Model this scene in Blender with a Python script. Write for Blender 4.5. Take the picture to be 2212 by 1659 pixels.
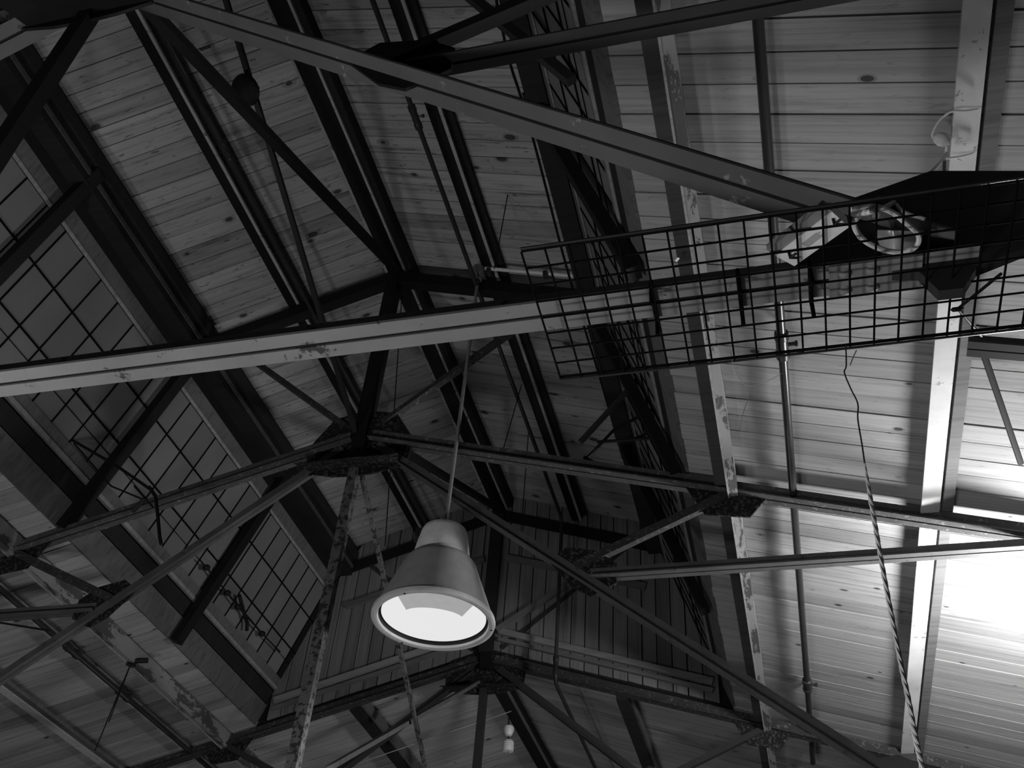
import bpy, math, random
from mathutils import Vector, Matrix
random.seed(7)
for o in list(bpy.data.objects): bpy.data.objects.remove(o, do_unlink=True)
SC = bpy.context.scene
COL = SC.collection

# ------------------------------------------------------------------ camera
S = 5.0                       # metres per survey unit
EYE = 1.6                     # camera height above the floor
F = 2226.3; CX, CY = 1106.0, 829.5
RR = ((0.96865523, 0.23878982, 0.0684577),      # camera right, down, forward in the hall's axes
      (-0.1079427, 0.65282303, -0.74978028),
      (-0.22373066, 0.71888908, 0.65813607))
cam = bpy.data.cameras.new('camera'); cam.sensor_width = 36.0; cam.lens = F / 2212 * 36.0
cam.clip_start = 0.05; cam.clip_end = 200
co = bpy.data.objects.new('camera', cam); COL.objects.link(co)
r_, d_, f_ = (Vector(v) for v in RR)
co.matrix_world = Matrix(((r_.x, -d_.x, -f_.x, 0), (r_.y, -d_.y, -f_.y, 0), (r_.z, -d_.z, -f_.z, EYE), (0, 0, 0, 1)))
SC.camera = co

# ------------------------------------------------------------------ light and exposure
w = bpy.data.worlds.new('night'); SC.world = w; w.use_nodes = True
w.node_tree.nodes['Background'].inputs[0].default_value = (1, 1, 1, 1)
w.node_tree.nodes['Background'].inputs[1].default_value = 0.0035
def point(name, loc, power, radius):
    l = bpy.data.lights.new(name, 'POINT'); l.energy = power; l.shadow_soft_size = radius
    o = bpy.data.objects.new(name, l); COL.objects.link(o); o.location = loc
    return o
point('hall_light', (-4.3, 1.0, 0.6), 128, 0.20)       # other lamps of the hall, below and behind the viewer
point('hall_light', (-2.2, 0.9, 0.4), 130, 0.25)
GLOBE_POWER = 158.0
point('hall_light', (-3.0, 11.5, 1.0), 45, 0.25)
SC.view_settings.view_transform = 'Standard'; SC.view_settings.look = 'None'
SC.view_settings.gamma = 1.0; SC.view_settings.use_curve_mapping = False
SC.view_settings.exposure = 0.0

# ------------------------------------------------------------------ survey helpers
XC = -0.516                   # the ridge line's offset from the viewer
def V(dx, y, z): return Vector(((XC + dx) * S, y * S, z * S + EYE))
def ray(px, py):
    a, b, c = px - CX, py - CY, F
    return Vector((RR[0][0]*a + RR[1][0]*b + RR[2][0]*c, RR[0][1]*a + RR[1][1]*b + RR[2][1]*c, RR[0][2]*a + RR[1][2]*b + RR[2][2]*c))
def Wd(p): return Vector((p.x * S, p.y * S, p.z * S + EYE))
def pY(px, py, y): d = ray(px, py); return Wd(d * (y / d.y))
def pX(px, py, x): d = ray(px, py); return Wd(d * (x / d.x))
def pZ(px, py, z): d = ray(px, py); return Wd(d * (z / d.z))
def ratio(px, py): d = ray(px, py); return d.x / d.z

# ------------------------------------------------------------------ materials
def newmat(name):
    m = bpy.data.materials.new(name); m.use_nodes = True
    nt = m.node_tree; b = nt.nodes['Principled BSDF']; b.inputs['Specular IOR Level'].default_value = 0.25
    return m, nt, b
def ramp(nt, src, stops):
    r = nt.nodes.new('ShaderNodeValToRGB'); nt.links.new(src, r.inputs[0])
    e = r.color_ramp.elements
    e[0].position, e[1].position = stops[0][0], stops[-1][0]
    for (p, v), el in zip((stops[0], stops[-1]), e): el.color = (v, v, v, 1)
    for p, v in stops[1:-1]: n = e.new(p); n.color = (v, v, v, 1)
    return r.outputs[0]
def coords(nt, scale, rnd=None):
    tc = nt.nodes.new('ShaderNodeTexCoord'); mp = nt.nodes.new('ShaderNodeMapping')
    mp.inputs['Scale'].default_value = scale
    src = tc.outputs['Object']
    if rnd:
        oi = nt.nodes.new('ShaderNodeObjectInfo'); vm = nt.nodes.new('ShaderNodeVectorMath'); vm.operation = 'SCALE'
        vm.inputs[0].default_value = rnd; nt.links.new(oi.outputs['Random'], vm.inputs['Scale'])
        va = nt.nodes.new('ShaderNodeVectorMath'); nt.links.new(src, va.inputs[0]); nt.links.new(vm.outputs[0], va.inputs[1])
        src = va.outputs[0]
    nt.links.new(src, mp.inputs['Vector']); return mp.outputs[0]
def noise(nt, vec, scale, detail=4, rough=.55, dist=0):
    n = nt.nodes.new('ShaderNodeTexNoise'); n.inputs['Scale'].default_value = scale; n.inputs['Detail'].default_value = detail
    n.inputs['Roughness'].default_value = rough; n.inputs['Distortion'].default_value = dist
    nt.links.new(vec, n.inputs['Vector']); return n.outputs['Fac']
def mul(nt, a, b, op='MULTIPLY'):
    m = nt.nodes.new('ShaderNodeMath'); m.operation = op
    for i, x in enumerate((a, b)):
        if isinstance(x, (int, float)): m.inputs[i].default_value = x
        else: nt.links.new(x, m.inputs[i])
    return m.outputs[0]
def grey(nt, b, val):
    c = nt.nodes.new('ShaderNodeCombineColor')
    for i in range(3): nt.links.new(val, c.inputs[i])
    nt.links.new(c.outputs[0], b.inputs['Base Color'])
def bump(nt, b, val, strength, dist=.01):
    bp = nt.nodes.new('ShaderNodeBump'); bp.inputs['Strength'].default_value = strength; bp.inputs['Distance'].default_value = dist
    nt.links.new(val, bp.inputs['Height']); nt.links.new(bp.outputs[0], b.inputs['Normal'])

def plank_mat(name, base, stain=.5, knots=.68, fleck=.42, rnd=(53.0, 17.0, 9.0)):
    # board's length lies along its local X, its width along Y
    m, nt, b = newmat(name)
    g = noise(nt, coords(nt, (.55, 26, 6), rnd), 1.6, 5, .6, .35)
    gr = ramp(nt, g, [(.30, .72), (.5, 1.0), (.72, 1.12)])
    s = noise(nt, coords(nt, (.8, 9.0, 4), rnd), 1.5, 7, .70, .1)
    st = ramp(nt, s, [(.44, 1.0), (.56, .93), (.66, 1 - stain * .6), (.80, 1 - stain)])
    oi = nt.nodes.new('ShaderNodeObjectInfo')
    tone = ramp(nt, oi.outputs['Random'], [(0, .70), (.10, .84), (.3, .95), (.7, 1.03), (.92, 1.12), (1, .62)])
    val = mul(nt, mul(nt, gr, st), mul(nt, tone, base))
    if knots:
        vo = nt.nodes.new('ShaderNodeTexVoronoi'); vo.inputs['Scale'].default_value = 1.0
        nt.links.new(coords(nt, (5.0, 9.0, .01), rnd), vo.inputs['Vector'])
        sep = nt.nodes.new('ShaderNodeSeparateColor'); nt.links.new(vo.outputs['Color'], sep.inputs[0])
        rad = mul(nt, mul(nt, sep.outputs[0], knots, 'SUBTRACT'), .55)
        k = mul(nt, vo.outputs['Distance'], rad, 'LESS_THAN')
        kk = ramp(nt, mul(nt, vo.outputs['Distance'], mul(nt, rad, 1.5), 'LESS_THAN'), [(0, 1), (1, .72)])
        val = mul(nt, mul(nt, val, ramp(nt, k, [(0, 1), (1, .22)])), kk)
        fl_ = noise(nt, coords(nt, (7, 26, 4), rnd), 1.4, 3, .6)
        val = mul(nt, val, ramp(nt, fl_, [(.62, 1), (.70, fleck)]))
    grey(nt, b, val); b.inputs['Roughness'].default_value = .75
    bump(nt, b, g, .25, .004)
    return m
def worn_mat(name, paint, under, amount, scale=9.0, rough=.6, grain=(1, 1, 1)):
    # paint flaking off down to what lies under it; amount = share of surface lost
    m, nt, b = newmat(name)
    c = coords(nt, grain)
    n = noise(nt, c, scale, 9, .72, .3)
    t = 0.37 + .26 * amount
    mask = ramp(nt, n, [(t - .012, 0), (t + .012, 1)])
    v = noise(nt, c, scale * .35, 5, .6)
    tint = ramp(nt, v, [(.3, .78), (.7, 1.15)])
    mx = nt.nodes.new('ShaderNodeMix'); mx.data_type = 'FLOAT'
    nt.links.new(mask, mx.inputs[0]); mx.inputs[2].default_value = under; mx.inputs[3].default_value = paint
    grey(nt, b, mul(nt, mx.outputs[0], tint)); b.inputs['Roughness'].default_value = rough
    bump(nt, b, mask, .4, .003)
    return m
def plain(name, v, rough=.55, emit=0, metal=0):
    m, nt, b = newmat(name)
    n = noise(nt, coords(nt, (1, 1, 1)), 14, 4)
    grey(nt, b, mul(nt, ramp(nt, n, [(.3, .88), (.7, 1.08)]), v))
    b.inputs['Roughness'].default_value = rough; b.inputs['Metallic'].default_value = metal
    if emit:
        b.inputs['Emission Color'].default_value = (1, 1, 1, 1); b.inputs['Emission Strength'].default_value = emit
    return m
M = {}
M['plank'] = plank_mat('roof_plank', .42, .78, .58)
M['plank_low'] = plank_mat('low_roof_plank', .40, .45, .76, .80)
M['plank_gable'] = plank_mat('gable_board', .20, .6, False)
M['board_dark'] = plank_mat('near_black_board', .022, .5, False)
M['board_dim'] = plank_mat('dim_board', .08, .5, False)
M['board_mid'] = plank_mat('frame_board', .16, .5, False)
M['board_light'] = plank_mat('pale_board', .34, .4, False)
M['deck'] = plain('roof_deck', .012, .9)
M['black'] = plain('black_steel', .010, .6)
M['dark'] = plain('dark_steel', .040, .55)
M['edge'] = worn_mat('pale_flange_edge', .42, .12, .12, 12)
M['chord'] = worn_mat('pale_chord_paint', .26, .06, .10, 7, .55)
M['chord_mid'] = worn_mat('grey_truss_paint', .12, .30, .0, 6, .55)
M['rust'] = worn_mat('flaking_truss_paint', .045, .14, .20, 40, .65)
M['rust_light'] = worn_mat('lightened_rafter_paint', .085, .20, .16, 34, .65)  # base grey raised to carry the lamplight on this rafter's outer half
M['rust_gusset'] = worn_mat('flaking_gusset_paint', .012, .075, .30, 45, .7)
M['truss_grey'] = worn_mat('dull_truss_paint', .10, .05, .08, 16, .6)
M['post'] = worn_mat('flaking_post_paint', .13, .03, .40, 26, .65)
M['peel'] = worn_mat('peeling_purlin_paint', .30, .09, .42, 7, .7, (1, .35, 1))
M['purl_paint'] = worn_mat('purlin_paint', .66, .32, .06, 8)
M['bar'] = plain('glazing_bar', .006, .95)
M['bar'].node_tree.nodes['Principled BSDF'].inputs['Specular IOR Level'].default_value = 0.05
M['pipe'] = plain('pipe_paint', .035, .28)
M['lamp'] = plain('lamp_enamel', .62, .38)
M['lamp_shade'] = plain('lamp_shade_enamel', .42, .5)
M['lamp_top'] = plain('lamp_housing', .95, .5)  # near-white base brightens the neck, which the scene lights barely reach
M['lamp_dark'] = plain('lamp_groove', .02, .6)
M['facet'] = plain('lens_patch_grey', .40, .5, .28)
M['lens'] = plain('lamp_lens', .06, .5, .78)
M['white'] = plain('white_plastic', .9, .4)  # colour pushed up for the strong light the box gets from below
M['conduit'] = plain('bright_conduit', .85, .35)  # tube lightened so its lit gleam shows under weak light
M['cable'] = plain('white_cable', .80, .5)
M['rope'] = plain('pale_rope', .78, .8)
M['grey_plastic'] = plain('grey_plastic', .24, .5)
M['ink'] = plain('grey_print', .28, .6)
M['porcelain'] = plain('porcelain', .8, .3)
M['thread'] = plain('spider_thread', .6, .5)
M['floor'] = plain('floor_concrete', .16, .8)
m, nt, b = newmat('frosted_glass')
n = noise(nt, coords(nt, (1, 1, 1), (31., 7., 3.)), 2.2, 4)
oi = nt.nodes.new('ShaderNodeObjectInfo')
grey(nt, b, mul(nt, mul(nt, ramp(nt, n, [(.3, .9), (.7, 1.06)]), ramp(nt, oi.outputs['Random'], [(0, .82), (1, 1.08)])), .28))
b.inputs['Roughness'].default_value = .55
tr = nt.nodes.new('ShaderNodeBsdfTranslucent'); tr.inputs[0].default_value = (.2, .2, .2, 1)
mx = nt.nodes.new('ShaderNodeMixShader'); mx.inputs[0].default_value = .2
nt.links.new(b.outputs[0], mx.inputs[1]); nt.links.new(tr.outputs[0], mx.inputs[2])
nt.links.new(mx.outputs[0], nt.nodes['Material Output'].inputs['Surface'])
M['glass'] = m
m, nt, b = newmat('clear_plastic'); b.inputs['Base Color'].default_value = (.75, .75, .75, 1)
b.inputs['Transmission Weight'].default_value = .55; b.inputs['Roughness'].default_value = .15
M['clear'] = m

# ------------------------------------------------------------------ mesh helpers
def wloc(o):
    p = Vector((0, 0, 0))
    while o: p = p + o.location; o = o.parent
    return p
class MB:
    def __init__(s): s.v = []; s.f = []
    def add(s, vs, fs):
        n = len(s.v); s.v += [Vector(v) for v in vs]; s.f += [tuple(i + n for i in f) for f in fs]
    def frame_box(s, o, ax, ay, az, x0, x1, y0, y1, z0, z1):
        vs = [o + ax * x + ay * y + az * z for x in (x0, x1) for y in (y0, y1) for z in (z0, z1)]
        s.add(vs, [(0, 1, 3, 2), (4, 6, 7, 5), (0, 4, 5, 1), (2, 3, 7, 6), (0, 2, 6, 4), (1, 5, 7, 3)])
    def beam(s, A, B, side, w, h, drop=0.0):
        # bar A->B; w across 'side', h upwards from the line (drop shifts it down)
        d = (B - A); L = d.length; d = d / L
        sd = (side - d * side.dot(d)).normalized(); up = d.cross(sd)
        if up.z < 0: up = -up
        s.frame_box(A, d, sd, up, 0, L, -w / 2, w / 2, -drop, h - drop)
    def tee(s, A, B, side, w, h, t=.008, gap=.008):
        # two angles back to back: flanges below, legs standing between them with a gap
        d = (B - A); L = d.length; d = d / L
        sd = (side - d * side.dot(d)).normalized(); up = d.cross(sd)
        if up.z < 0: up = -up
        for q in (-1, 1):
            a, b_ = sorted((q * gap / 2, q * w / 2)); s.frame_box(A, d, sd, up, 0, L, a, b_, 0, t)
            a, b_ = sorted((q * gap / 2, q * (gap / 2 + t))); s.frame_box(A, d, sd, up, 0, L, a, b_, t, h)
    def packing(s, A, B, side, h, gap):
        d = (B - A); L = d.length; d = d / L
        sd = (side - d * side.dot(d)).normalized(); up = d.cross(sd)
        if up.z < 0: up = -up
        s.frame_box(A, d, sd, up, .002, L - .002, -gap * .49, gap * .49, .005, h - .004)
    def tube(s, pts, r, n=8, caps=True):
        pts = [Vector(p) for p in pts]; rings = []; prev = None
        for i, p in enumerate(pts):
            t = (pts[min(i + 1, len(pts) - 1)] - pts[max(i - 1, 0)]).normalized()
            ref = Vector((0, 0, 1)) if abs(t.z) < .9 else Vector((1, 0, 0))
            if prev is None: u = (ref - t * ref.dot(t)).normalized()
            else: u = (prev - t * prev.dot(t)).normalized()
            prev = u; vv = t.cross(u); rr = r[i] if isinstance(r, (list, tuple)) else r
            rings.append([p + (u * math.cos(a) + vv * math.sin(a)) * rr for a in (2 * math.pi * k / n for k in range(n))])
        vs = [v for rg in rings for v in rg]
        fs = [(i * n + k, i * n + (k + 1) % n, (i + 1) * n + (k + 1) % n, (i + 1) * n + k) for i in range(len(pts) - 1) for k in range(n)]
        if caps: fs += [tuple(range(n))[::-1], tuple((len(pts) - 1) * n + k for k in range(n))]
        s.add(vs, fs)
    def lathe(s, o, prof, n=40, axis=(0, 0, 1), close=False):
        az = Vector(axis).normalized(); ref = Vector((1, 0, 0)) if abs(az.x) < .9 else Vector((0, 1, 0))
        ax = (ref - az * ref.dot(az)).normalized(); ay = az.cross(ax)
        vs = [o + (ax * math.cos(a) + ay * math.sin(a)) * r + az * z for r, z in prof for a in (2 * math.pi * k / n for k in range(n))]
        fs = [(i * n + k, i * n + (k + 1) % n, (i + 1) * n + (k + 1) % n, (i + 1) * n + k) for i in range(len(prof) - 1) for k in range(n)]
        s.add(vs, fs)
    def plate(s, pts, nrm, t):
        nv = Vector(nrm).normalized() * (t / 2); n = len(pts)
        s.add([p - nv for p in pts] + [p + nv for p in pts], [tuple(range(n))[::-1], tuple(range(n, 2 * n))] + [(i, (i + 1) % n, n + (i + 1) % n, n + i) for i in range(n)])
    def build(s, name, mat, parent=None, smooth=False, origin=None):
        o0 = Vector(origin) if origin is not None else (wloc(parent) if parent else Vector((0, 0, 0)))
        me = bpy.data.meshes.new(name); me.from_pydata([v - o0 for v in s.v], [], s.f); me.update()
        if smooth:
            for p in me.polygons: p.use_smooth = True
            try: me.set_sharp_from_angle(angle=math.radians(40))
            except Exception: pass
        me.materials.append(M[mat]); o = bpy.data.objects.new(name, me); COL.objects.link(o)
        if parent:
            o.parent = parent
            if origin is not None: o.location = o0 - wloc(parent)
        else: o.location = o0
        return o
def tag(o, label=None, cat=None, group=None, kind=None):
    for k, x in (('label', label), ('category', cat), ('group', group), ('kind', kind)):
        if x: o[k] = x
    return o
def thing(name, loc, label, cat=None, group=None, kind=None):
    o = bpy.data.objects.new(name, None); COL.objects.link(o); o.location = loc; o.empty_display_size = .1
    o.matrix_world = Matrix.Translation(loc)
    return tag(o, label, cat, group, kind)
XA, YA, ZA = Vector((1, 0, 0)), Vector((0, 1, 0)), Vector((0, 0, 1))

# ------------------------------------------------------------------ the setting: floor, roof slopes of single planks
fl = MB(); fl.frame_box(Vector((0, 0, 0)), XA, YA, ZA, -9, 5, -4, 16, -.1, 0)
tag(fl.build('floor', 'floor'), 'grey concrete floor of the hall', kind='structure')
Y0, YD, YE = .02, 1.657, 2.42          # start of the roof in view, gable end, far end
PITCH = .0277
def mon_z(d): return 1.215 - .327 * abs(d)
def low_z(d): return .872 - .29 * abs(d)
def slope(label, side, d0, d1, zf, ya, yb, mat, phase):
    # one roof slope: a deck with its planks hung under it, each running from ridge to eave
    A, B = V(side * d0, ya, zf(d0)), V(side * d1, ya, zf(d1))
    ax = (B - A).normalized(); L = (B - A).length; up = ax.cross(YA)
    if up.z < 0: up = -up
    dk = MB(); dk.frame_box(A, ax, YA, up, 0, L, 0, (yb - ya) * S, .028, .05)
    deck = tag(dk.build('ceiling', 'deck', origin=A), label, kind='structure')
    me = None; y = ya + phase; k = 0
    while y < yb - 1e-6:
        wd = PITCH * S
        if me is None:
            q = MB(); g = .0036
            q.frame_box(Vector((0, 0, 0)), XA, YA, ZA, 0, L, g, wd - g, 0, .024)
            me = bpy.data.meshes.new('plank'); me.from_pydata(q.v, [], q.f); me.materials.append(M[mat])
        o = bpy.data.objects.new('plank', me); COL.objects.link(o); o.parent = deck
        rot = Matrix((ax, YA, up)).transposed().to_4x4()
        o.matrix_local = Matrix.Translation(Vector((0, (y - ya) * S, 0)) + up * random.uniform(-.003, .003)) @ rot @ Matrix.Rotation(random.uniform(-.0007, .0007), 4, 'Z')
        y += PITCH; k += 1
    return deck
slope('knotty plank ceiling of the raised lantern roof, slope beside the wide glazing', -1, .0, .30, mon_z, Y0, YD, 'plank', .004)
slope('knotty plank ceiling of the raised lantern roof, slope over the pendant lamp', 1, .0, .30, mon_z, Y0, YD, 'plank', .0)
slope('low plank ceiling below the wide wired glazing', -1, .433, 1.25, low_z, Y0, YD, 'plank_low', 0)
slope('low plank ceiling washed by the glowing globe lamp', 1, .433, 1.05, low_z, Y0, YD, 'plank_low', .005)
slope('dark low plank ceiling beyond the boarded gable, slope with the sprinkler drop', 1, .0, 1.05, low_z, YD + .004, YE, 'plank_low', 0)
slope('dark low plank ceiling beyond the boarded gable, slope with the insulators', -1, .0, 1.25, low_z, YD + .004, YE, 'plank_low', 0)

# ------------------------------------------------------------------ sloping clerestory glazing on both sides of the lantern
CT, CB = (.306, 1.089), (.433, .745)
def clere(side, n, label):
    def C(y, s): return V(side * (CT[0] + (CB[0] - CT[0]) * s), y, CT[1] + (CB[1] - CT[1]) * s)
    A = C(0, 0); ax = (C(0, 1) - A).normalized(); L = (C(0, 1) - A).length
    inn = ax.cross(YA)
    if inn.x * side > 0: inn = -inn           # towards the hall
    root = thing('window_%d' % n, C(Y0, 1), label, kind='structure')
    def strip(name, s0, s1, i0, i1, mat, ya=Y0, yb=YD):
        q = MB(); q.frame_box(A, ax, YA, inn, s0 * L, s1 * L, ya * S, yb * S, i0, i1); return q.build(name, mat, root)
    strip('frame_board', .165, .238, -.03, .002, 'board_mid')
    strip('frame_bead', .226, .240, .002, .008, 'board_light')
    strip('frame_board', .748, .812, -.03, .004, 'board_mid')
    strip('frame_bead', .790, .806, .004, .012, 'board_light')
    strip('curb_board', .820, .888, -.03, .006, 'board_dark')
    strip('curb_board', .893, 1.0, -.03, .010, 'board_mid')
    strip('curb_backing', .74, 1.0, -.08, -.035, 'deck')
    # glazing bars and panes
    rows = ((.240, .415), (.415, .602), (.602, .748))
    for s, hw in ((.415, .006), (.602, .006), (.662, .0022)):
        strip('glazing_bar', s - hw / L, s + hw / L, -.004, .004 if hw > .003 else .001, 'bar')
    ys = [.617 + .0443 * k for k in range(-13, 24)]
    ys = [y for y in ys if Y0 < y < YD]
    bm = None
    for y in ys:
        q = MB(); q.frame_box(A, ax, YA, inn, .238 * L, .75 * L, -.005, .005, -.004, .003)
        if bm is None: ob = q.build('glazing_bar', 'bar', root, origin=A); bm = ob.data; ob.location.y += y * S
        else:
            ob = bpy.data.objects.new('glazing_bar', bm); COL.objects.link(ob); ob.parent = root
            ob.location = A - root.location + Vector((0, y * S, 0))
    pm = [None] * 3
    for y0, y1 in zip(ys[:-1], ys[1:]):
        for i, (s0, s1) in enumerate(rows):
            if pm[i] is None:
                q = MB(); q.frame_box(A, ax, YA, inn, s0 * L + .003, s1 * L - .003, .004, (.0443 * S) - .004, -.010, -.005)
                ob = q.build('pane', 'glass', root, origin=A); pm[i] = ob.data
            else:
                ob = bpy.data.objects.new('pane', pm[i]); COL.objects.link(ob); ob.parent = root
            ob.location = A - root.location + Vector((0, y0 * S, 0))
    # eave beam between glazing and lantern roof
    e = thing('eave_beam', V(side * .30, Y0, 1.05), 'dark built-up eave beam above the ' + ('wide' if side < 0 else 'narrow foreshortened') + ' clerestory glazing', 'beam')
    q = MB(); q.frame_box(V(side * .312, 0, 1.0), XA * side, YA, ZA, -.075, .05, Y0 * S, YD * S, .24, .56); q.build('beam', 'board_dark', e)
    q = MB(); q.frame_box(V(side * .312, 0, 1.0), XA * side, YA, ZA, -.088, -.076, Y0 * S, YD * S, .30, .335); q.build('batten', 'board_dim', e)
    q = MB(); q.frame_box(V(side * .312, 0, 1.0), XA * side, YA, ZA, -.105, -.076, Y0 * S, YD * S, .40, .50); q.build('upper_board', 'board_dark', e)
    # steel struts standing inside the glazing at every half bay
    for k, y in enumerate((.343, .6715, 1.0, 1.3285)):
        q = MB(); q.frame_box(A, ax, YA, inn, .02 * L, 1.0 * L, y * S - .045, y * S + .045, .035, .105)
        where = ('over the mesh panel', 'midway before the pendant lamp', 'level with the pendant lamp', 'midway towards the gable wall')[k]
        tag(q.build('clerestory_strut', 'black', origin=C(y, 1)), 'black steel strut leaning inside the ' + ('wide' if side < 0 else 'narrow') + ' clerestory, ' + where, 'strut', 'clerestory struts')
    return C, ax, inn, L
CL = clere(-1, 1, 'wide band of sloping wired glazing under the lantern eave')
CR = clere(1, 2, 'foreshortened band of sloping wired glazing beside the low lit ceiling')

# ------------------------------------------------------------------ boarded gable wall closing the lantern
gw = thing('wall_far', V(0, YD, .87), 'boarded gable wall closing the lantern roof', kind='structure')
bw = .0257
k = -17
while k < 17:
    d0, d1 = k * bw, (k + 1) * bw; dm = (d0 + d1) / 2; ad = max(abs(d0), abs(d1))
    zt = lambda d: min(mon_z(d), 1.089 + (.306 - abs(d)) / .127 * .344 if abs(d) > .306 else 9)
    if ad < .435:
        q = MB(); jy = YD + random.uniform(0, .001); g = .0007 + random.random() * .0006
        P = [V(d0 + g, jy, low_z(d0)), V(d1 - g, jy, low_z(d1)), V(d1 - g, jy, max(zt(d1), low_z(d1) + .004)), V(d0 + g, jy, max(zt(d0), low_z(d0) + .004))]
        q.plate(P, (0, 1, 0), .02)
        # local X of a board runs up the wall
        o0 = P[0]; Q = Matrix(((0, 0, 1), (1, 0, 0), (0, 1, 0))).transposed()
        rot = Matrix((ZA, XA, YA)).transposed()
        me = bpy.data.meshes.new('board'); me.from_pydata([rot.transposed() @ (v - o0) for v in q.v], [], q.f); me.materials.append(M['plank_gable'])
        o = bpy.data.objects.new('board', me); COL.objects.link(o); o.parent = gw
        o.matrix_local = Matrix.Translation(o0 - gw.location) @ rot.to_4x4()
    k += 1
q = MB(); q.plate([V(-.433, YD + .006, .74), V(0, YD + .006, .87), V(.433, YD + .006, .74), V(.30, YD + .006, 1.115), V(0, YD + .006, 1.21), V(-.30, YD + .006, 1.115)], (0, 1, 0), .02); q.build('backing', 'deck', gw)
for sd in (-1, 1):
    for z, h, mt in ((.898, .055, 'board_light'), (.884, .035, 'board_mid'), (1.055, .06, 'board_mid')):
        q = MB(); q.beam(V(sd * .02, YD - .006, z), V(sd * .40 if z < 1 else sd * .29, YD - .006, z - .29 * (.40 if z < 1 else .29)), YA, .035, h); q.build('rail', mt, gw)
    q = MB(); q.beam(V(sd * .02, YD - .008, .90), V(sd * .20, YD - .008, 1.02), YA, .04, .055); q.build('brace', 'board_mid', gw)
q = MB(); q.frame_box(V(0, YD - .006, .86), XA, YA, ZA, -.06, .06, -.05, .03, 0, .33 * S); q.build('post', 'board_dark', gw)

# ------------------------------------------------------------------ ridge beam, purlins
def rail_thing(name, label, cat, d, z, ya, yb, parts, group=None):
    # parts: (part name, x0, x1, z0, z1, material) in metres round the line at (d, z)
    t = thing(name, V(d, ya, z), label, cat, group)
    for pn, x0, x1, z0, z1, mt in parts:
        q = MB(); q.frame_box(V(d, ya, z), XA, YA, ZA, x0, x1, 0, (yb - ya) * S, z0, z1); q.build(pn, mt, t)
    return t
rail_thing('ridge_beam', 'broad black ridge beam with two pale edges along the lantern roof', 'beam', 0, 1.177, Y0, YD,
    [('beam', -.062, .062, 0, .14, 'black'), ('edge_strip', -.082, -.062, -.006, .02, 'edge'), ('edge_strip', .062, .080, -.006, .02, 'edge'), ('side_board', .080, .125, .02, .15, 'board_dark')])
for sd in (-1, 1):
    zb = mon_z(.162) - .026
    rail_thing('purlin', 'black steel purlin with a pale flange edge, on the lantern slope beside the ' + ('wide glazing' if sd < 0 else 'narrow glazing'), 'purlin', sd * .162 + .002, zb, Y0, YD,
        [('flange', -.075, 0, 0, .012, 'black'), ('edge_strip', 0, .022, -.004, .014, 'edge'), ('web', -.045, -.030, .012, .104, 'black'), ('side_board', .022, .070, .05, .088, 'board_dark')], 'lantern roof purlins')
    # low-roof purlins
    zl = low_z(.483)
    rail_thing('purlin', 'timber purlin with peeling paint on the low ceiling, ' + ('below the wide glazing' if sd < 0 else 'beside the narrow glazing'), 'purlin', sd * .483 - (.0 if sd > 0 else .0), zl - .03, Y0, YE,
        [('beam', -.028, .030, 0, .138, 'peel'), ('side_board', -.095, -.029, .06, .118, 'board_dim'), ('nosing', -.028, -.018, -.010, 0, 'board_light')], 'low roof purlins')
    rail_thing('purlin', 'broad painted purlin on the low ceiling, ' + ('lying past the sprinkler pipe with the pulley' if sd < 0 else 'tied round with white cable'), 'purlin', sd * .689, low_z(.689) - .014, Y0, YE,
        [('flange', -.047, .047, 0, .014, 'purl_paint'), ('web', -.012, .012, .014, .062, 'purl_paint'), ('timber', .062, .118, .004, .032, 'board_mid')], 'low roof purlins')
    rail_thing('purlin', 'dark purlin on the low ceiling beyond the gable, beside the ' + ('insulators' if sd < 0 else 'sprinkler drop'), 'purlin', sd * .245, low_z(.245) - .032, YD + .01, YE,
        [('beam', -.05, .05, 0, .142, 'board_dark'), ('batten', .05, .075, .05, .135, 'board_mid')])
rail_thing('ridge_beam', 'dark ridge beam of the low roof beyond the boarded gable', 'beam', 0, low_z(0) - .035, YD + .01, YE,
    [('beam', -.06, .06, 0, .15, 'black'), ('edge_strip', .06, .075, .0, .03, 'board_mid')])
rail_thing('purlin', 'thin painted purlin at the outer edge of the low ceiling past the pulley', 'purlin', -.93, low_z(.93) - .028, Y0, YE,
    [('flange', -.04, .04, 0, .014, 'board_mid'), ('web', -.012, .012, .014, .118, 'board_dark')])

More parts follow.
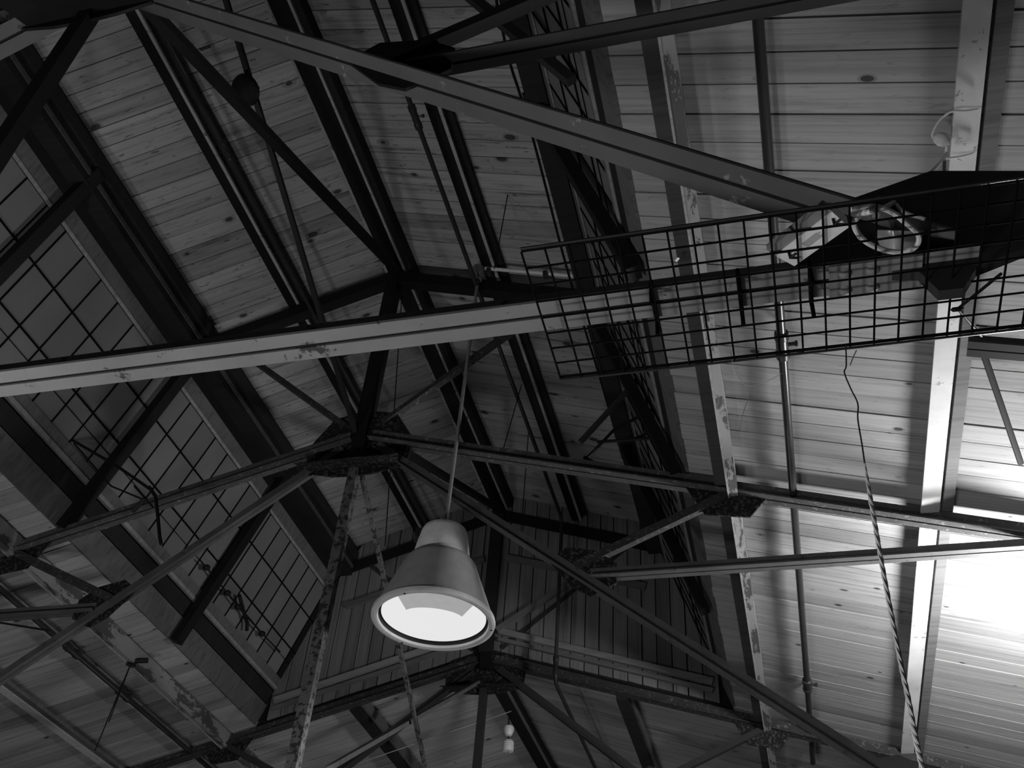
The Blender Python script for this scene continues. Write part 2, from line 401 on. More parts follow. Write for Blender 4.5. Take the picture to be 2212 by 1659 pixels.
# ------------------------------------------------------------------ steel trusses
def member(t, name, mat, A, B, w, h, gap=.013):
    q = MB(); q.tee(A, B, YA, w, h, .008, gap); o = q.build(name, mat, t)
    q = MB(); q.packing(A, B, YA, h, gap); q.build('packing', 'black', o)
    return o
def truss(Y, label, mats):
    t = thing('roof_truss', V(0, Y, .356), label, 'truss', 'steel roof trusses')
    P = lambda d, z, dy=0: V(d, Y + dy, z)
    for s in (-1, 1):
        member(t, 'rafter', mats['rafter'], P(s * .012, .842), P(s * 1.0, .842 - .287 * 1.0), .10, .085)
        member(t, 'diagonal', mats['diag'], P(s * .02, .827), P(s * .612, .363), mats['dw'], .065, .013 if mats['dw'] > .1 else .006)
        member(t, 'upper_tie', mats['tie'], P(s * .318, .606), P(s * .84, .606), .082, .06, .010)
        q = MB(); q.beam(P(s * .302, .618), P(s * .478, .700), YA, .045, .05); q.build('strut', mats['strut'], t)
        q = MB(); q.beam(P(s * .03, .868), P(s * .272, 1.074), YA, .05, .035); q.build('lantern_strut', mats['strut'], t)
        q = MB(); q.beam(P(s * .004, 1.150), P(s * .312, 1.150 - .327 * .308), YA, .085, .10); q.build('lantern_rafter', 'black', t)
        q = MB(); q.plate([P(s * .268, .634), P(s * .290, .650), P(s * .325, .642), P(s * .348, .624), P(s * .348, .598), P(s * .318, .584), P(s * .297, .597)], (0, 1, 0), .012)
        q.build('node_gusset', mats['gusset'], t)
        # end gusset where the diagonal meets the bottom chord
        q = MB(); q.plate([P(s * .540, .362), P(s * .565, .405), P(s * .612, .420), P(s * .66, .408), P(s * .66, .366), P(s * .618, .350), P(s * .610, .338), P(s * .600, .338), P(s * .594, .352)] if Y < .5 else [P(s * .585, .366), P(s * .592, .392), P(s * .612, .396), P(s * .632, .385), P(s * .63, .356)], (0, 1, 0), .03)
        q.build('end_gusset', mats['end'], t)
        q = MB(); q.frame_box(P(s * .556, .356), XA * s, YA, ZA, 0, .20, -.05, .05, -.010, -.002); q.build('splice_plate', mats['chord'], t)
        for bx in (.035, .095):
            for by in (-.027, .027):
                q = MB(); q.lathe(P(s * .556, .356) + Vector((s * bx, by, -.010)), [(.0, -.008), (.008, -.007), (.014, -.003), (.016, 0)], 12); q.build('rivet', mats['chord'], t, True)
        q = MB(); q.plate([P(s * .43, .720), P(s * .47, .725), P(s * .52, .695), P(s * .50, .672), P(s * .45, .68)], (0, 1, 0), .012); q.build('strut_gusset', mats['gusset'], t)
    member(t, 'bottom_chord', mats['chord'], P(-.62, .356), P(.62, .356), .096, .065, .012)
    q = MB(); q.frame_box(P(0, .36), XA, YA, ZA, -.032, .032, -.03, .03, .0, (.80 - .36) * S); q.build('king_post', mats['post'], t)
    q = MB(); q.frame_box(P(0, .83), XA, YA, ZA, -.046, .046, -.05, .05, .0, (1.18 - .83) * S); q.build('king_post', 'black', t)
    q = MB(); q.plate([P(-.075, .838), P(-.045, .885), P(0, .895), P(.045, .885), P(.075, .838), P(.072, .796), P(.03, .786), P(0, .784), P(-.03, .786), P(-.072, .796)], (0, 1, 0), .014); q.build('apex_gusset', mats['gusset'], t)
    q = MB(); q.plate([P(0, .784) + Vector((0, -.008, 0)) + Vector((x, -z_, z)) for x, z, z_ in ((-.36, .02, .16), (.36, .02, .16), (.30, .06, 0), (-.30, .06, 0))], (0, .3, 1), .008); q.build('apex_plate', mats['gusset'], t)
    for k in range(9):
        a = -1 + k * .25
        q = MB(); q.lathe(P(a * .062, .842 - .05 * abs(a)) + Vector((0, -.007, 0)), [(0, .010), (.009, .008), (.013, 0)], 8, (0, -1, 0)); q.build('rivet', mats['gusset'], t)
    q = MB(); q.lathe(P(0, .366) + Vector((0, -.05, 0)), [(0, .03), (.03, .028), (.045, .015), (.05, 0), (.05, -.03)], 14, (0, -1, 0)); q.build('node_bolt', 'black', t)
    return t
truss(.343, 'steel roof truss whose pale bottom chord carries the wire mesh panel', dict(rafter='rust', diag='chord_mid', tie='dark', strut='black', gusset='black', chord='chord', post='black', dw=.128, end='dark'))
truss(1.0, 'rust-flecked steel roof truss standing behind the pendant lamp', dict(rafter='rust_light', diag='truss_grey', tie='truss_grey', strut='rust', gusset='rust_gusset', chord='truss_grey', post='post', dw=.062, end='chord_mid'))
truss(1.657, 'dark steel roof truss against the boarded gable wall', dict(rafter='rust', diag='dark', tie='dark', strut='dark', gusset='rust_gusset', chord='dark', post='dark', dw=.075, end='dark'))
# rafter halfway along the bay, out past the broad purlin
q = MB(); q.tee(V(.69, .672, .598), V(1.0, .672, .508), YA, .09, .07); tag(q.build('half_rafter', 'dark', origin=V(.69, .672, .60)), 'short dark rafter reaching out from the white-tied purlin', 'rafter')

# longitudinal bracing along the ridge plane
def brace(name, label, A, B, w_, h_, mt):
    q = MB(); q.beam(A, B, XA, w_, h_, h_ / 2); return tag(q.build(name, mt, origin=(A + B) / 2), label, 'brace', 'ridge bracing')
brace('ridge_brace', 'black brace climbing from the mesh-panel truss apex to the ridge', V(.008, .36, .865), V(.008, .985, 1.163), .055, .05, 'black')
brace('ridge_brace', 'thin black brace carrying the round disc, ending at the speckled gusset', V(-.006, .99, .852), V(-.006, .36, 1.105), .03, .03, 'black')
brace('ridge_brace', 'flaking brace running down from the speckled gusset towards the gable', V(.006, 1.01, .792), V(.006, 1.64, .395), .026, .03, 'post')
brace('ridge_brace', 'dark brace rising from the king post foot to the gable truss', V(-.006, 1.02, .385), V(-.006, 1.64, .80), .03, .03, 'board_mid')
brace('ridge_brace', 'black brace from the speckled gusset up to the gable ridge', V(.008, 1.02, .87), V(.008, 1.64, 1.163), .05, .05, 'black')

# ------------------------------------------------------------------ sprinkler pipes
def pipe(name, label, pts, r, fits, heads=True):
    t = thing(name, pts[0], label, 'pipe', 'sprinkler pipes')
    q = MB(); q.tube(pts, r, 12); q.build('pipe', 'pipe', t, True)
    for f in fits:
        d = (pts[1] - pts[0]).normalized() if len(f) < 3 else f[2]
        c = f[0]
        q = MB(); q.lathe(c, [(r, -.09), (r * 1.5, -.085), (r * 1.6, -.05), (r * 1.35, -.045), (r * 1.35, .045), (r * 1.6, .05), (r * 1.5, .085), (r, .09)], 14, d); ft = q.build('coupling', 'pipe', t, True)
        if f[1]:
            q = MB(); sidev = d.cross(ZA).normalized()
            q.tube([c, c + sidev * (r * 2.6)], r * .45, 8); q.lathe(c + sidev * (r * 2.6), [(r * .45, 0), (r * .7, .004), (r * .7, .014), (0, .018)], 10, sidev); q.build('sprinkler_head', 'pipe', ft)
    return t
ZP = .697
def onpipe(px, py, z): return pZ(px, py, z)
a, b_ = pZ(1650, 40, ZP), pZ(1744, 1560, ZP); a.x = b_.x = (a.x + b_.x) / 2
pipe('sprinkler_pipe', 'dark sprinkler pipe under the low lit ceiling beside the broad painted purlin', [Vector((a.x, Y0 * S, a.z)), Vector((a.x, 1.78 * S, a.z))], .022, [(Vector((a.x, pZ(1693, 745, ZP).y, a.z)), 1), (Vector((a.x, pZ(1740, 1480, ZP).y, a.z)), 1)])
xl = 2 * XC * S - a.x
pipe('sprinkler_pipe', 'dark sprinkler pipe under the low ceiling beside the pulley', [Vector((xl, .5 * S, a.z)), Vector((xl, YE * S, a.z))], .022, [(Vector((xl, pZ(171, 1405, ZP).y, a.z)), 1), (Vector((xl, pZ(278, 1500, ZP).y, a.z)), 1)])
zq = 1.105; rx = (ratio(788, 0) + ratio(1220, 1110)) / 2 * zq * S
yb1 = 1.60 * S
zl0 = low_z(.25) * S + EYE - .12
xr = rx
pipe('sprinkler_pipe', 'sprinkler pipe under the lantern slope that drops in front of the gable wall', [Vector((xr, Y0 * S, zq * S + EYE)), Vector((xr, yb1 - .05, zq * S + EYE)), Vector((xr, yb1, zq * S + EYE - .05)), Vector((xr, yb1 + .01, zl0 + .06)), Vector((xr, yb1 + .06, zl0)), Vector((xr, YE * S, zl0))], .017,
     [(Vector((xr, pZ(888, 255, zq).y, zq * S + EYE)), 1), (Vector((xr, yb1 + .01, zl0 + .15)), 0, Vector((0, 0, 1)))])
xm = 2 * XC * S - xr
pipe('sprinkler_pipe', 'black sprinkler pipe close beside the lantern purlin next to the wide glazing', [Vector((xm + .09, Y0 * S, zq * S + EYE)), Vector((xm + .09, 1.62 * S, zq * S + EYE))], .017, [(Vector((xm + .09, pZ(456, 335, zq).y, zq * S + EYE)), 0)])

# ------------------------------------------------------------------ pendant lamp and its feed
LX, LY = pY(962, 1139, .985).x, .985 * S
zr = pY(937, 1340, .985).z; zt_ = pY(962, 1139, .985).z
zbx = pY(1033, 592, .985).z
lp = thing('pendant_lamp', Vector((LX, LY, zr)), 'large white bell pendant lamp hanging on a thin rod, its lens glowing', 'lamp')
H = zt_ - zr; c0 = Vector((LX, LY, zr)); k = .352
hm = MB(); hm.lathe(c0, [(k * .93, .005), (k * .965, .02), (k * .625, H * .525), (k * .60, H * .565), (k * .555, H * .60), (k * .50, H * .615)], 64); hm.build('shade', 'lamp_shade', lp, True)
hm = MB(); hm.lathe(c0, [(k * .49, H * .60), (k * .485, H * .63), (k * .405, H * .90), (k * .37, H * .955), (k * .29, H * .985), (.012, H)], 64); hm.build('ballast_housing', 'lamp_top', lp, True)
hm = MB(); hm.lathe(c0, [(k * .505, H * .617), (k * .484, H * .626)], 64); hm.build('seam', 'lamp_dark', lp)
rm = MB(); rm.lathe(c0, [(k * .95, .022), (k * .99, .018), (k, .004), (k * .99, -.010), (k * .95, -.014), (k * .895, -.008), (k * .885, .006)], 64); rim = rm.build('rim', 'lamp', lp, True)
gm = MB(); gm.lathe(c0, [(k * .885, .006), (k * .875, .03), (k * .84, .03)], 64); gm.build('groove', 'lamp_dark', rim)
for a_ in (-100, 140, 22):
    q = MB(); q.lathe(c0 + Vector((math.cos(math.radians(a_)) * k * .945, math.sin(math.radians(a_)) * k * .945, -.013)), [(0, -.004), (.006, -.003), (.007, 0)], 8); q.build('screw', 'lamp_dark', rim)
ln = MB(); ln.lathe(c0, [(k * .845, .026), (k * .70, .034), (k * .45, .046), (k * .2, .052), (.001, .054)], 64); ln.build('lens', 'lens', lp, True)
# grey patch with a curved edge on the near side of the lens
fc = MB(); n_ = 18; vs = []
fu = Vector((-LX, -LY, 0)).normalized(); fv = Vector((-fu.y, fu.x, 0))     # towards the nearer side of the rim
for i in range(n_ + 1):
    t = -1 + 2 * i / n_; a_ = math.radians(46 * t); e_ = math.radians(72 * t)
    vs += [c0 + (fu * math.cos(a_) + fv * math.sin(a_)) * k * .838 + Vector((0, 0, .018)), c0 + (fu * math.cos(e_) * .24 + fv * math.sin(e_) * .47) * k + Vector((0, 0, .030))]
fc.add(vs, [(2 * i, 2 * i + 1, 2 * i + 3, 2 * i + 2) for i in range(n_)]); fc.build('grey_lens_patch', 'facet', lp, True)
q = MB(); q.frame_box(c0 + Vector((-k * .40, -k * .16, H * .87)), Vector((-.93, -.37, 0)), Vector((.37, -.93, 0)), ZA, -.02, .022, -.04, .04, -.03, .03); q.build('vent', 'lamp_dark', lp)
rd = MB(); rd.tube([Vector((LX, LY, zr + H - .01)), Vector((LX, LY, zbx))], .0125, 10); rd.build('rod', 'grey_plastic', lp, True)
ld = bpy.data.lights.new('pendant_glow', 'SPOT'); ld.energy = 40; ld.spot_size = math.radians(120); ld.shadow_soft_size = .2
lo = bpy.data.objects.new('pendant_glow', ld); COL.objects.link(lo); lo.location = c0 + Vector((0, 0, -.05))

bx = Vector((LX, LY, zbx))
jb = thing('junction_box', bx, 'small pale junction box at the top of the pendant rod', 'junction box')
q = MB(); q.lathe(bx, [(0, -.02), (.05, -.02), (.055, -.012), (.055, .05), (.045, .06), (0, .06)], 16, (0, -1, 0)); q.build('box', 'grey_plastic', jb, True)
q = MB(); q.lathe(bx, [(.02, -.075), (.028, -.07), (.028, -.03), (.02, -.02)], 12); q.build('gland', 'edge', jb, True)
cd = thing('conduit', bx, 'shiny pale conduit running from the junction box along the dark lantern rafter', 'conduit')
e1 = pY(1395, 609, .985); q = MB(); q.tube([bx + Vector((.05, -.03, .02)), e1], .014, 10); q.build('tube', 'conduit', cd, True)
for f in (.07, .42):
    c = bx.lerp(e1, f) + Vector((0, -.03, .0)); q = MB(); q.frame_box(c, XA, YA, ZA, -.015, .015, -.02, .03, -.022, .022); q.build('clip', 'dark', cd)

# ------------------------------------------------------------------ glowing globe lamp under the low ceiling
gl = Vector((.295 * S, 1.085 * S, .50 * S + EYE))
GX = gl
gt = thing('globe_lamp', gl, 'blazing white globe lamp close under the low plank ceiling', 'lamp')
q = MB(); R_ = .20
q.lathe(gl, [(max(.001, math.sin(math.pi * i / 12) * R_), -math.cos(math.pi * i / 12) * R_) for i in range(13)], 20)
m, nt, b = newmat('lit_globe'); b.inputs['Emission Color'].default_value = (1, 1, 1, 1); b.inputs['Emission Strength'].default_value = GLOBE_POWER; M['globe'] = m
q.build('globe', 'globe', gt, True)
rz = low_z((gl.x / S) - XC) * S + EYE
q = MB(); q.lathe(gl, [(.05, R_ * .96), (.06, R_ * .97), (.06, R_ + .05), (.012, R_ + .06), (.008, R_ + .08), (.008, rz - gl.z)], 16); q.build('base', 'lamp', gt, True)

# ------------------------------------------------------------------ wire mesh panel hung under the bottom chord
ZM = .345
mx0, mx1, my0, my1 = -.092, .20, .2915, .3768
def N(x, y, z): return Vector((x * S, y * S, z * S + EYE))
mp = thing('wire_mesh_panel', N(mx0, my0, ZM), 'black wire mesh panel lying flat under the pale bottom chord', 'mesh panel')
cw = .01075; nx = int((mx1 - mx0) / cw); cy = (my1 - my0) / 8
for i in range(nx + 1):
    x = mx0 + i * cw; q = MB(); q.tube([N(x, my0, ZM), N(x, my1, ZM)], .0026, 6)
    if i == 0: wx = q.build('wire', 'bar', mp); w0 = x
    else:
        o = bpy.data.objects.new('wire', wx.data); COL.objects.link(o); o.parent = mp; o.location = Vector(((x - w0) * S, 0, 0))
for i in range(9):
    y = my0 + i * cy; q = MB(); q.tube([N(mx0, y, ZM + .001), N(mx0 + nx * cw, y, ZM + .001)], .0042 if i in (0, 8) else .0026, 6); q.build('wire', 'bar', mp)
for y in (my0 - .0016, my1 + .0018):
    q = MB(); q.tube([N(mx0, y, ZM + .0005), N(mx0 + nx * cw, y, ZM + .0005)], .0034, 6); q.build('edge_wire', 'pipe', mp)
for x, y in ((-.040, .343), (.0, .343), (.0318, .343)):
    q = MB(); c = N(x, y, .356)
    q.tube([c + Vector((0, -.051, -.058)), c + Vector((0, -.051, .02)), c + Vector((0, .051, .02)), c + Vector((0, .051, -.058))], .005, 6)
    q.tube([c + Vector((0, -.051, -.010)), c + Vector((0, .051, -.010))], .006, 6); q.build('hanger', 'bar', mp)

# ballast box lying on the mesh
zb = ZM + .0016
B4 = [pZ(x, y, zb) for x, y in ((1675, 553), (1716, 575), (1834, 491), (1798, 458))]
bt = thing('driver_box', B4[0], 'white oblong driver box lying on the wire mesh panel', 'electrical box')
q = MB(); up = Vector((0, 0, .035)); q.add(B4 + [p + up for p in B4], [(0, 1, 2, 3), (7, 6, 5, 4), (0, 4, 5, 1), (1, 5, 6, 2), (2, 6, 7, 3), (3, 7, 4, 0)]); q.build('case', 'white', bt)
e_u = (B4[3] - B4[0]); e_v = (B4[1] - B4[0])
sidep = [B4[0] - e_v * .42 + Vector((0, 0, .004)), B4[0] + Vector((0, 0, .004)), B4[3] + Vector((0, 0, .004)), B4[3] - e_v * .42 + Vector((0, 0, .004))]
q = MB(); q.add(sidep + [p + Vector((0, 0, .02)) for p in sidep], [(0, 1, 2, 3), (7, 6, 5, 4), (0, 4, 5, 1), (1, 5, 6, 2), (2, 6, 7, 3), (3, 7, 4, 0)]); q.build('side_flange', 'grey_plastic', bt)
for r in range(5):
    a0 = B4[0] + e_u * (.36 + .0 * r) + e_v * (.34 + .07 * r) - Vector((0, 0, .0006)); a1 = B4[0] + e_u * (.62 + .04 * (r % 2)) + e_v * (.34 + .07 * r) - Vector((0, 0, .0006))
    q = MB(); q.beam(a0, a1, e_v, .0022, .0006); q.build('print_line', 'ink', bt)
for u in (.13, .90):
    c = B4[0] + e_u * u + e_v * .5 - Vector((0, 0, .002))
    eu, ev = e_u.normalized(), e_v.normalized()
    q = MB(); q.tube([c - ev * .014 + eu * .004, c - eu * .006, c + ev * .014 + eu * .004], .003, 6); q.tube([c - eu * .006, c + eu * .010], .003, 6); q.build('clip', 'black', bt)

# white cables
def curve_pts(pts, n=8):
    out = []
    for i in range(len(pts) - 1):
        p0, p1, p2, p3 = pts[max(i - 1, 0)], pts[i], pts[i + 1], pts[min(i + 2, len(pts) - 1)]
        for k in range(n):
            t = k / n
            out.append(.5 * ((2 * p1) + (p2 - p0) * t + (2 * p0 - 5 * p1 + 4 * p2 - p3) * t * t + (3 * p1 - p0 - 3 * p2 + p3) * t ** 3))
    return out + [pts[-1]]
zp = low_z(.689) - .014 - .004
cb = thing('power_cable', pZ(2040, 330, zp - .02), 'white cable knotted to the broad purlin and coiled on the mesh panel', 'cable')
pts = [pZ(2040, 300, zp - .004), pZ(2046, 315, zp - .01), pZ(2036, 345, zp - .03), pZ(1990, 392, .50), pZ(1930, 438, .40), pZ(1890, 455, .353), pZ(1862, 462, .352), pZ(1845, 484, .352), pZ(1862, 515, .352), pZ(1900, 537, .352), pZ(1945, 545, .352), pZ(1978, 533, .352), pZ(1984, 508, .353), pZ(1955, 480, .354), pZ(1920, 455, .355), pZ(1880, 446, .354), pZ(1836, 452, .350)]
q = MB(); q.tube(curve_pts(pts), .0062, 8); q.build('cable', 'cable', cb, True)
pts = [pZ(2113, 236, zp - .0005), pZ(2085, 240, zp - .0025), pZ(2056, 241, zp - .003), pZ(2032, 258, zp - .004), pZ(2017, 282, zp - .006), pZ(2016, 298, zp - .006), pZ(2042, 312, zp - .008)]
q = MB(); q.tube(curve_pts(pts), .0045, 7); q.build('tie_cord', 'cable', cb, True)
pts = [pZ(2105, 318, zp), pZ(2102, 330, zp - .001), pZ(2075, 338, zp - .003), pZ(2045, 342, zp - .006)]
q = MB(); q.tube(curve_pts(pts), .004, 7); q.tube(curve_pts([pZ(2060, 340, zp - .003), pZ(2076, 347, zp - .004)]), .003, 6); q.build('tie_cord', 'cable', cb, True)
kc = pZ(2034, 301, zp - .008); q = MB(); q.tube(curve_pts([kc + Vector((-.03, -.01, 0)), kc, kc + Vector((.025, .03, 0))], 4), [.006 + .020 * math.sin(math.pi * i / 8) for i in range(9)], 10); q.build('tape_knot', 'cable', cb, True)
pts = [pZ(1930, 425, .42), pZ(1936, 442, .40), pZ(1955, 460, .38), pZ(1998, 474, .372)]
c2 = MB(); c2.tube(curve_pts(pts), .005, 8); tag(c2.build('cable_tail', 'cable', None, True, origin=pts[-1]), 'short loose white cable tail beside the coil', 'cable')
pts = [pZ(1890, 432, .40), pZ(1930, 418, .43), pZ(1990, 405, .47), pZ(2030, 402, .50), pZ(2038, 385, .52), pZ(2040, 350, .56)]
c2 = MB(); c2.tube(curve_pts(pts), .006, 8); tag(c2.build('dark_cable', 'grey_plastic', None, True, origin=pts[-1]), 'grey cable sagging from the broad purlin behind the mesh panel', 'cable')
# clear spotlight cup on the chord end
cc = pZ(1940, 545, .365)
sp = thing('spot_lamp', cc, 'small clear plastic spot lamp within the white cable coil', 'lamp')
q = MB(); q.lathe(cc, [(.028, -.03), (.034, -.028), (.036, 0), (.048, .03), (.052, .05), (.048, .05)], 24, (.15, -.75, .6)); q.build('cup', 'clear', sp, True)
q = MB(); q.lathe(cc, [(0, -.034), (.028, -.032), (.028, -.022), (0, -.02)], 20, (.15, -.75, .6)); q.build('cap', 'white', sp, True)

# rope and fine wire hanging from the mesh edge
ry = .3755
rp = thing('hanging_rope', pY(1868, 1000, ry), 'pale twisted rope hanging from a wire below the mesh panel', 'rope')
pts = [pY(x, y, ry) for x, y in ((1868, 1000), (1879, 1070), (1893, 1150), (1908, 1235), (1926, 1330), (1943, 1420), (1962, 1510), (1977, 1590), (1992, 1659), (2008, 1740))]
pts = curve_pts(pts, 14)
for ph in (0, 2.1, 4.2):
    q = MB(); q.tube([p + Vector((math.cos(ph + i * .55), math.sin(ph + i * .55), 0)) * (.0022 * min(1, i / 20 + .3)) for i, p in enumerate(pts)], [.0030 * min(1, i / 24 + .35) for i in range(len(pts))], 6); q.build('strand', 'rope', rp, True)
q = MB(); q.tube(curve_pts([pY(x, y, ry) for x, y in ((1827, 745), (1828, 790), (1824, 805), (1838, 840), (1853, 872), (1853, 905), (1862, 960), (1868, 1002))], 4), .0017, 6); q.build('wire', 'dark', rp)
q = MB(); q.tube(curve_pts([pY(x, y, ry) for x, y in ((1850, 757), (1843, 772), (1836, 790))], 4), .0016, 5); q.build('tail', 'thread', rp)
for lab, pp in (('long spider thread looping below the mesh panel', ((1430, 590), (1480, 640), (1540, 680), (1572, 735), (1585, 790), (1610, 832), (1650, 826), (1690, 806))), ('short curled spider thread beneath the looping one', ((1622, 850), (1604, 895), (1598, 930)))):
    pts = curve_pts([pY(x, y, .378) for x, y in pp], 5); q = MB(); q.tube(pts, .0007, 4); tag(q.build('spider_thread', 'thread', origin=pts[0]), lab, 'thread')
# paper tag on the peeling purlin
a = pZ(1463, 560, low_z(.483) - .032); q = MB(); q.frame_box(a, Vector((.8, .6, 0)), Vector((-.6, .8, 0)), ZA, -.006, .006, -.012, .012, -.003, .0); tag(q.build('paper_tag', 'white', origin=a), 'tiny white paper tag on the peeling purlin', 'tag')
# hook and chain rods at the chord end
hk = pZ(2068, 668, .40); ht = thing('hook_rod', hk, 'dark eye hook with thin rods beyond the mesh panel beside the rope', 'hook')
q = MB(); q.tube([pZ(2162, 592, .44), hk, pZ(2120, 725, .42)], .005, 7); q.build('rod', 'dark', ht)
q = MB(); q.lathe(hk, [(.012, -.006), (.018, 0), (.012, .006), (.006, 0), (.012, -.006)], 14, (0, -.7, .7)); q.build('eye', 'black', ht, True)
# slanting shadow on the lit planks, modelled as a solid bar
A = V(.77, .60, .640); 
pa, pb = pZ(2125, 765, .612), pZ(2205, 1000, .612); q = MB(); q.tube([pa, pb], .014, 8); tag(q.build('shadow_bar', 'black', None, True, origin=pa), 'slim black bar modelled for the shadow slanting across the brightly lit planks', 'rod')

# ------------------------------------------------------------------ things in the lantern
dc = pX(547, 198, XC) + Vector((-.02, -.03, -.02))
dt = thing('round_bell', dc, 'black round bell hung on the thin ridge brace', 'bell')
q = MB(); q.lathe(dc, [(0, -.045), (.06, -.043), (.085, -.03), (.092, -.01), (.088, .0), (.05, .02), (0, .025)], 28, (.3, .5, 1)); q.build('gong', 'black', dt, True)
q = MB(); q.tube([dc, dc + Vector((.02, .05, .09))], .015, 8); q.build('bracket', 'black', dt)
# thin drop wires
for lab, (x0, y0), (x1, y1), pl in (('thin dark wire hanging beside the ridge in front of the pale diagonal', (712, -20), (645, 148), .62), ('thin wire dropping under the lantern slope to the conduit', (1122, 280), (1068, 580), .86), ('thin wire hanging behind the speckled rafter near the pendant rod', (1127, 830), (1083, 985), 1.2), ('thin dark wire in front of the gable boards by the pendant shade', (868, 640), (832, 1180), 1.05), ('thin wire dropping before the gable wall to the pale diagonal', (1147, 860), (1122, 1200), 1.4)):
    A, B = pY(x0, y0, pl), pY(x1, y1, pl); q = MB(); q.tube([A, B], .004, 6); tag(q.build('drop_wire', 'black', origin=B), lab, 'wire')
# twin cable running along the narrow glazing's eave
pl = []
for x, y in ((1072, 0), (1100, 130), (1127, 215), (1165, 350), (1215, 545), (1260, 700), (1300, 830), (1345, 990)): 
    d = ray(x, y); s_ = (XC + .285) / d.x; pl.append(Wd(d * s_))
q = MB(); q.tube(curve_pts(pl, 3), .009, 6); tag(q.build('eave_cable', 'black', origin=pl[0]), 'black cable running along the eave beside the narrow glazing', 'cable')
# small floodlight hung at the eave
fcn = pX(1134, 205, XC + .275)
ft = thing('flood_light', fcn, 'small black floodlight fixed to the eave beam by the narrow glazing', 'lamp')
q = MB(); q.frame_box(fcn, Vector((.8, -.1, .6)).normalized(), YA, Vector((-.6, 0, .8)), -.04, .06, -.06, .09, -.04, .05); q.build('body', 'black', ft)
q = MB(); q.add([fcn + Vector(v) for v in ((-.03, -.02, -.14), (-.10, .06, -.17), (.07, .12, -.16), (.05, -.03, -.12), (-.03, -.03, -.05), (-.03, .05, -.05), (.05, .06, -.05), (.05, -.03, -.05))], [(0, 1, 2, 3), (0, 4, 5, 1), (1, 5, 6, 2), (2, 6, 7, 3), (3, 7, 4, 0), (4, 7, 6, 5)]); q.build('hood', 'black', ft)
q = MB(); q.tube(curve_pts([fcn + Vector((0, 0, .05)), fcn + Vector((-.03, -.05, .09)), fcn + Vector((-.05, -.07, .03))], 4), .008, 6); q.build('bracket', 'black', ft)
# sawn-off batten
def on_right(px, py, off):
    # point over the narrow glazing, 'off' metres in front of it
    d = ray(px, py); nrm = CR[2]; o0 = CR[0](0, 0) + nrm * off - Vector((0, 0, EYE)); dd = Vector((d.x, d.y, d.z))
    return Vector((0, 0, EYE)) + dd * (o0.dot(nrm) / dd.dot(nrm))
def on_left(px, py, off):
    d = ray(px, py); nrm = CL[2]; o0 = CL[0](0, 0) + nrm * off - Vector((0, 0, EYE)); dd = Vector((d.x, d.y, d.z))
    return Vector((0, 0, EYE)) + dd * (o0.dot(nrm) / dd.dot(nrm))
B = on_right(1226, 180, .06); A = pY(975, -30, B.y / S - .03)
q = MB(); q.beam(A, B, YA, .045, .05); tag(q.build('loose_batten', 'dark', origin=B), 'dark sawn-off batten slanting across the narrow glazing', 'batten')
# window opening gear in front of the narrow glazing
wg = thing('window_gear', on_right(1300, 940, .12), 'dark jointed window opener in front of the narrow glazing', 'window opener')
def bar2(root, pts, w_, mt='dark', name='lever'):
    q = MB(); q.tube(pts, w_, 6); return q.build(name, mt, root)
yg = 1.02
bar2(wg, [pY(1254, 955, yg), pY(1396, 800, yg)], .022, 'dark'); bar2(wg, [pY(1266, 992, yg), pY(1325, 930, yg), pY(1408, 885, yg)], .011, 'black')
bar2(wg, [pY(1290, 955, yg), pY(1415, 946, yg)], .011, 'black'); bar2(wg, [pY(1262, 988, yg), pY(1340, 1030, yg)], .013, 'black'); bar2(wg, [pY(1370, 948, yg), pY(1410, 932, yg)], .010, 'black')
wg2 = thing('window_gear', on_left(300, 1060, .1), 'dark rod-and-crank window opener in front of the wide glazing', 'window opener')
yl = .93
bar2(wg2, [pY(118, 930, yl), pY(155, 950, yl), pY(250, 1005, yl), pY(322, 1055, yl)], .010, 'black', 'rod'); bar2(wg2, [pY(322, 1052, yl), pY(336, 1072, yl), pY(340, 1105, yl), pY(345, 1160, yl), pY(348, 1175, yl)], .012, 'black', 'crank')
bar2(wg2, [pY(160, 958, yl), pY(240, 1050, yl), pY(312, 1080, yl)], .006, 'black', 'stay'); bar2(wg2, [pY(290, 1050, yl), pY(330, 1095, yl)], .006, 'black', 'stay'); bar2(wg2, [pY(312, 1078, yl), pY(285, 1105, yl)], .016, 'dark', 'bracket')
wg3 = thing('window_gear', on_left(540, 1340, .1), 'small crank window opener on the glazing near the gable wall', 'window opener')
L3 = lambda x, y: on_left(x, y, .06)
bar2(wg3, [L3(432, 1210), L3(446, 1226), L3(490, 1280), L3(513, 1310), L3(545, 1345), L3(565, 1368), L3(605, 1408)], .007, 'black', 'rod')
for x, y in ((446, 1226), (491, 1281), (514, 1311), (566, 1369)):
    q = MB(); q.lathe(L3(x, y), [(0, -.03), (.02, -.025), (.028, 0), (.02, .025), (0, .03)], 10, (.4, .8, .3)); q.build('joint', 'black', wg3, True)
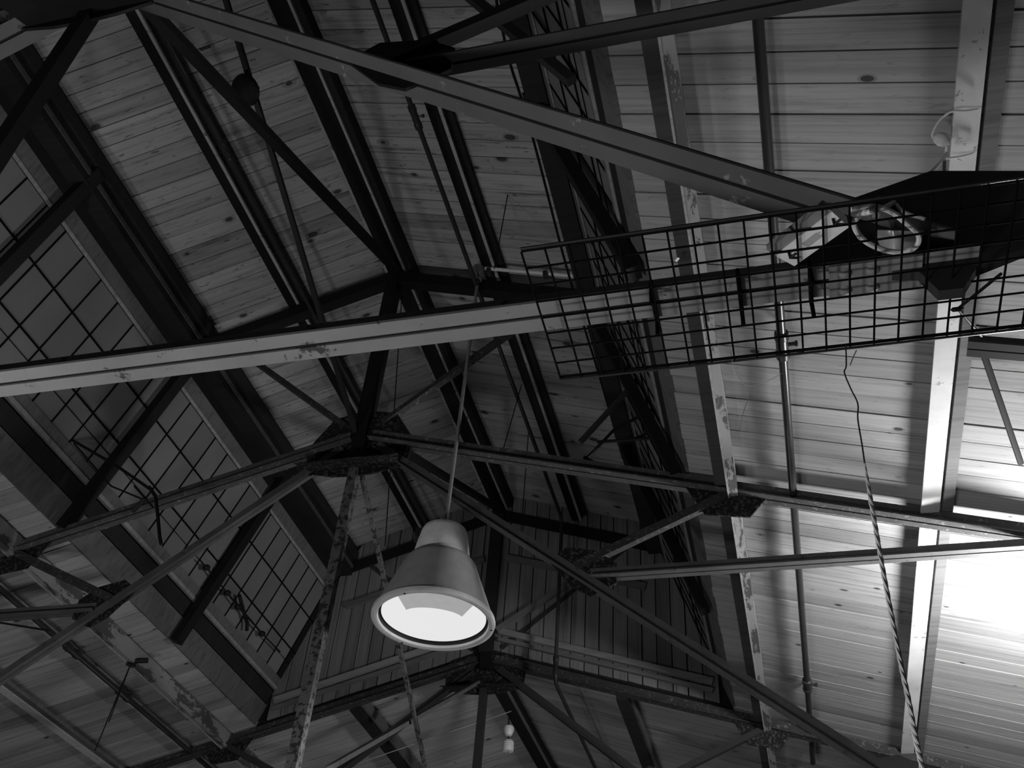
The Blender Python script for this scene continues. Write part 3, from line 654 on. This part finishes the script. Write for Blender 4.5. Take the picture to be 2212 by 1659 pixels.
bar2(wg3, [L3(517, 1286), L3(526, 1320), L3(534, 1346), L3(533, 1362)], .016, 'black', 'crank')
# pulley and cords on the low ceiling
pu = pZ(285, 1428, (XC - .483) / ratio(285, 1428))
pt = thing('pulley', pu, 'small dark pulley with hanging cords under the low ceiling', 'pulley')
q = MB(); q.lathe(pu, [(.02, -.02), (.05, -.018), (.04, 0), (.05, .018), (.02, .02)], 16, (.6, -.6, .3)); q.build('wheel', 'black', pt, True)
q = MB(); q.tube([pu, pu + Vector((.05, .02, .01)), pu + Vector((.10, .06, .03))], .022, 8); q.tube([pu, Vector((pu.x, pu.y, low_z(pu.x / S - XC) * S + EYE))], .012, 8); q.build('bracket', 'black', pt)
for x, y in ((205, 1622), (235, 1560)):
    q = MB(); q.tube([pu, Vector((pu.x, pu.y, pu.z)) + (pY(x, y, (pu.y) / S) - pu)], .005, 6); q.build('cord', 'black', pt)
# porcelain insulators hanging beyond the gable
iy = 1.72
ins = thing('insulator', pY(1099, 1590, iy), 'pair of pale porcelain insulators hanging on a wire beyond the gable truss', 'insulator')
c = pY(1099, 1578, iy); q = MB(); q.lathe(c, [(0, -.055), (.03, -.045), (.045, -.01), (.048, .02), (.042, .035), (0, .045)], 20); q.build('upper_insulator', 'porcelain', ins, True)
c = pY(1098, 1612, iy); q = MB(); q.lathe(c, [(0, -.05), (.045, -.045), (.052, -.02), (.05, 0), (.044, .004), (.05, .012), (.044, .02), (.05, .03), (.04, .05), (0, .055)], 20); q.build('lower_insulator', 'porcelain', ins, True)
q = MB(); q.tube([pY(1099, 1545, iy), pY(1098, 1625, iy)], .006, 6); q.build('wire', 'black', ins)
q = MB(); A, B = pY(770, 1650, iy), pY(1105, 1536, iy); q.tube([A, B], .004, 6); tag(q.build('span_wire', 'edge', origin=A), 'thin pale wire stretched below the dark low ceiling beside the insulators', 'wire')
# conduit joining the low pipe
q = MB(); A, B = pZ(0, 1345, .66), pZ(105, 1362, .66); q.tube([A, B], .008, 6); tag(q.build('pipe_stay', 'black', origin=B), 'thin stay rod reaching to the sprinkler pipe by the pulley', 'rod')
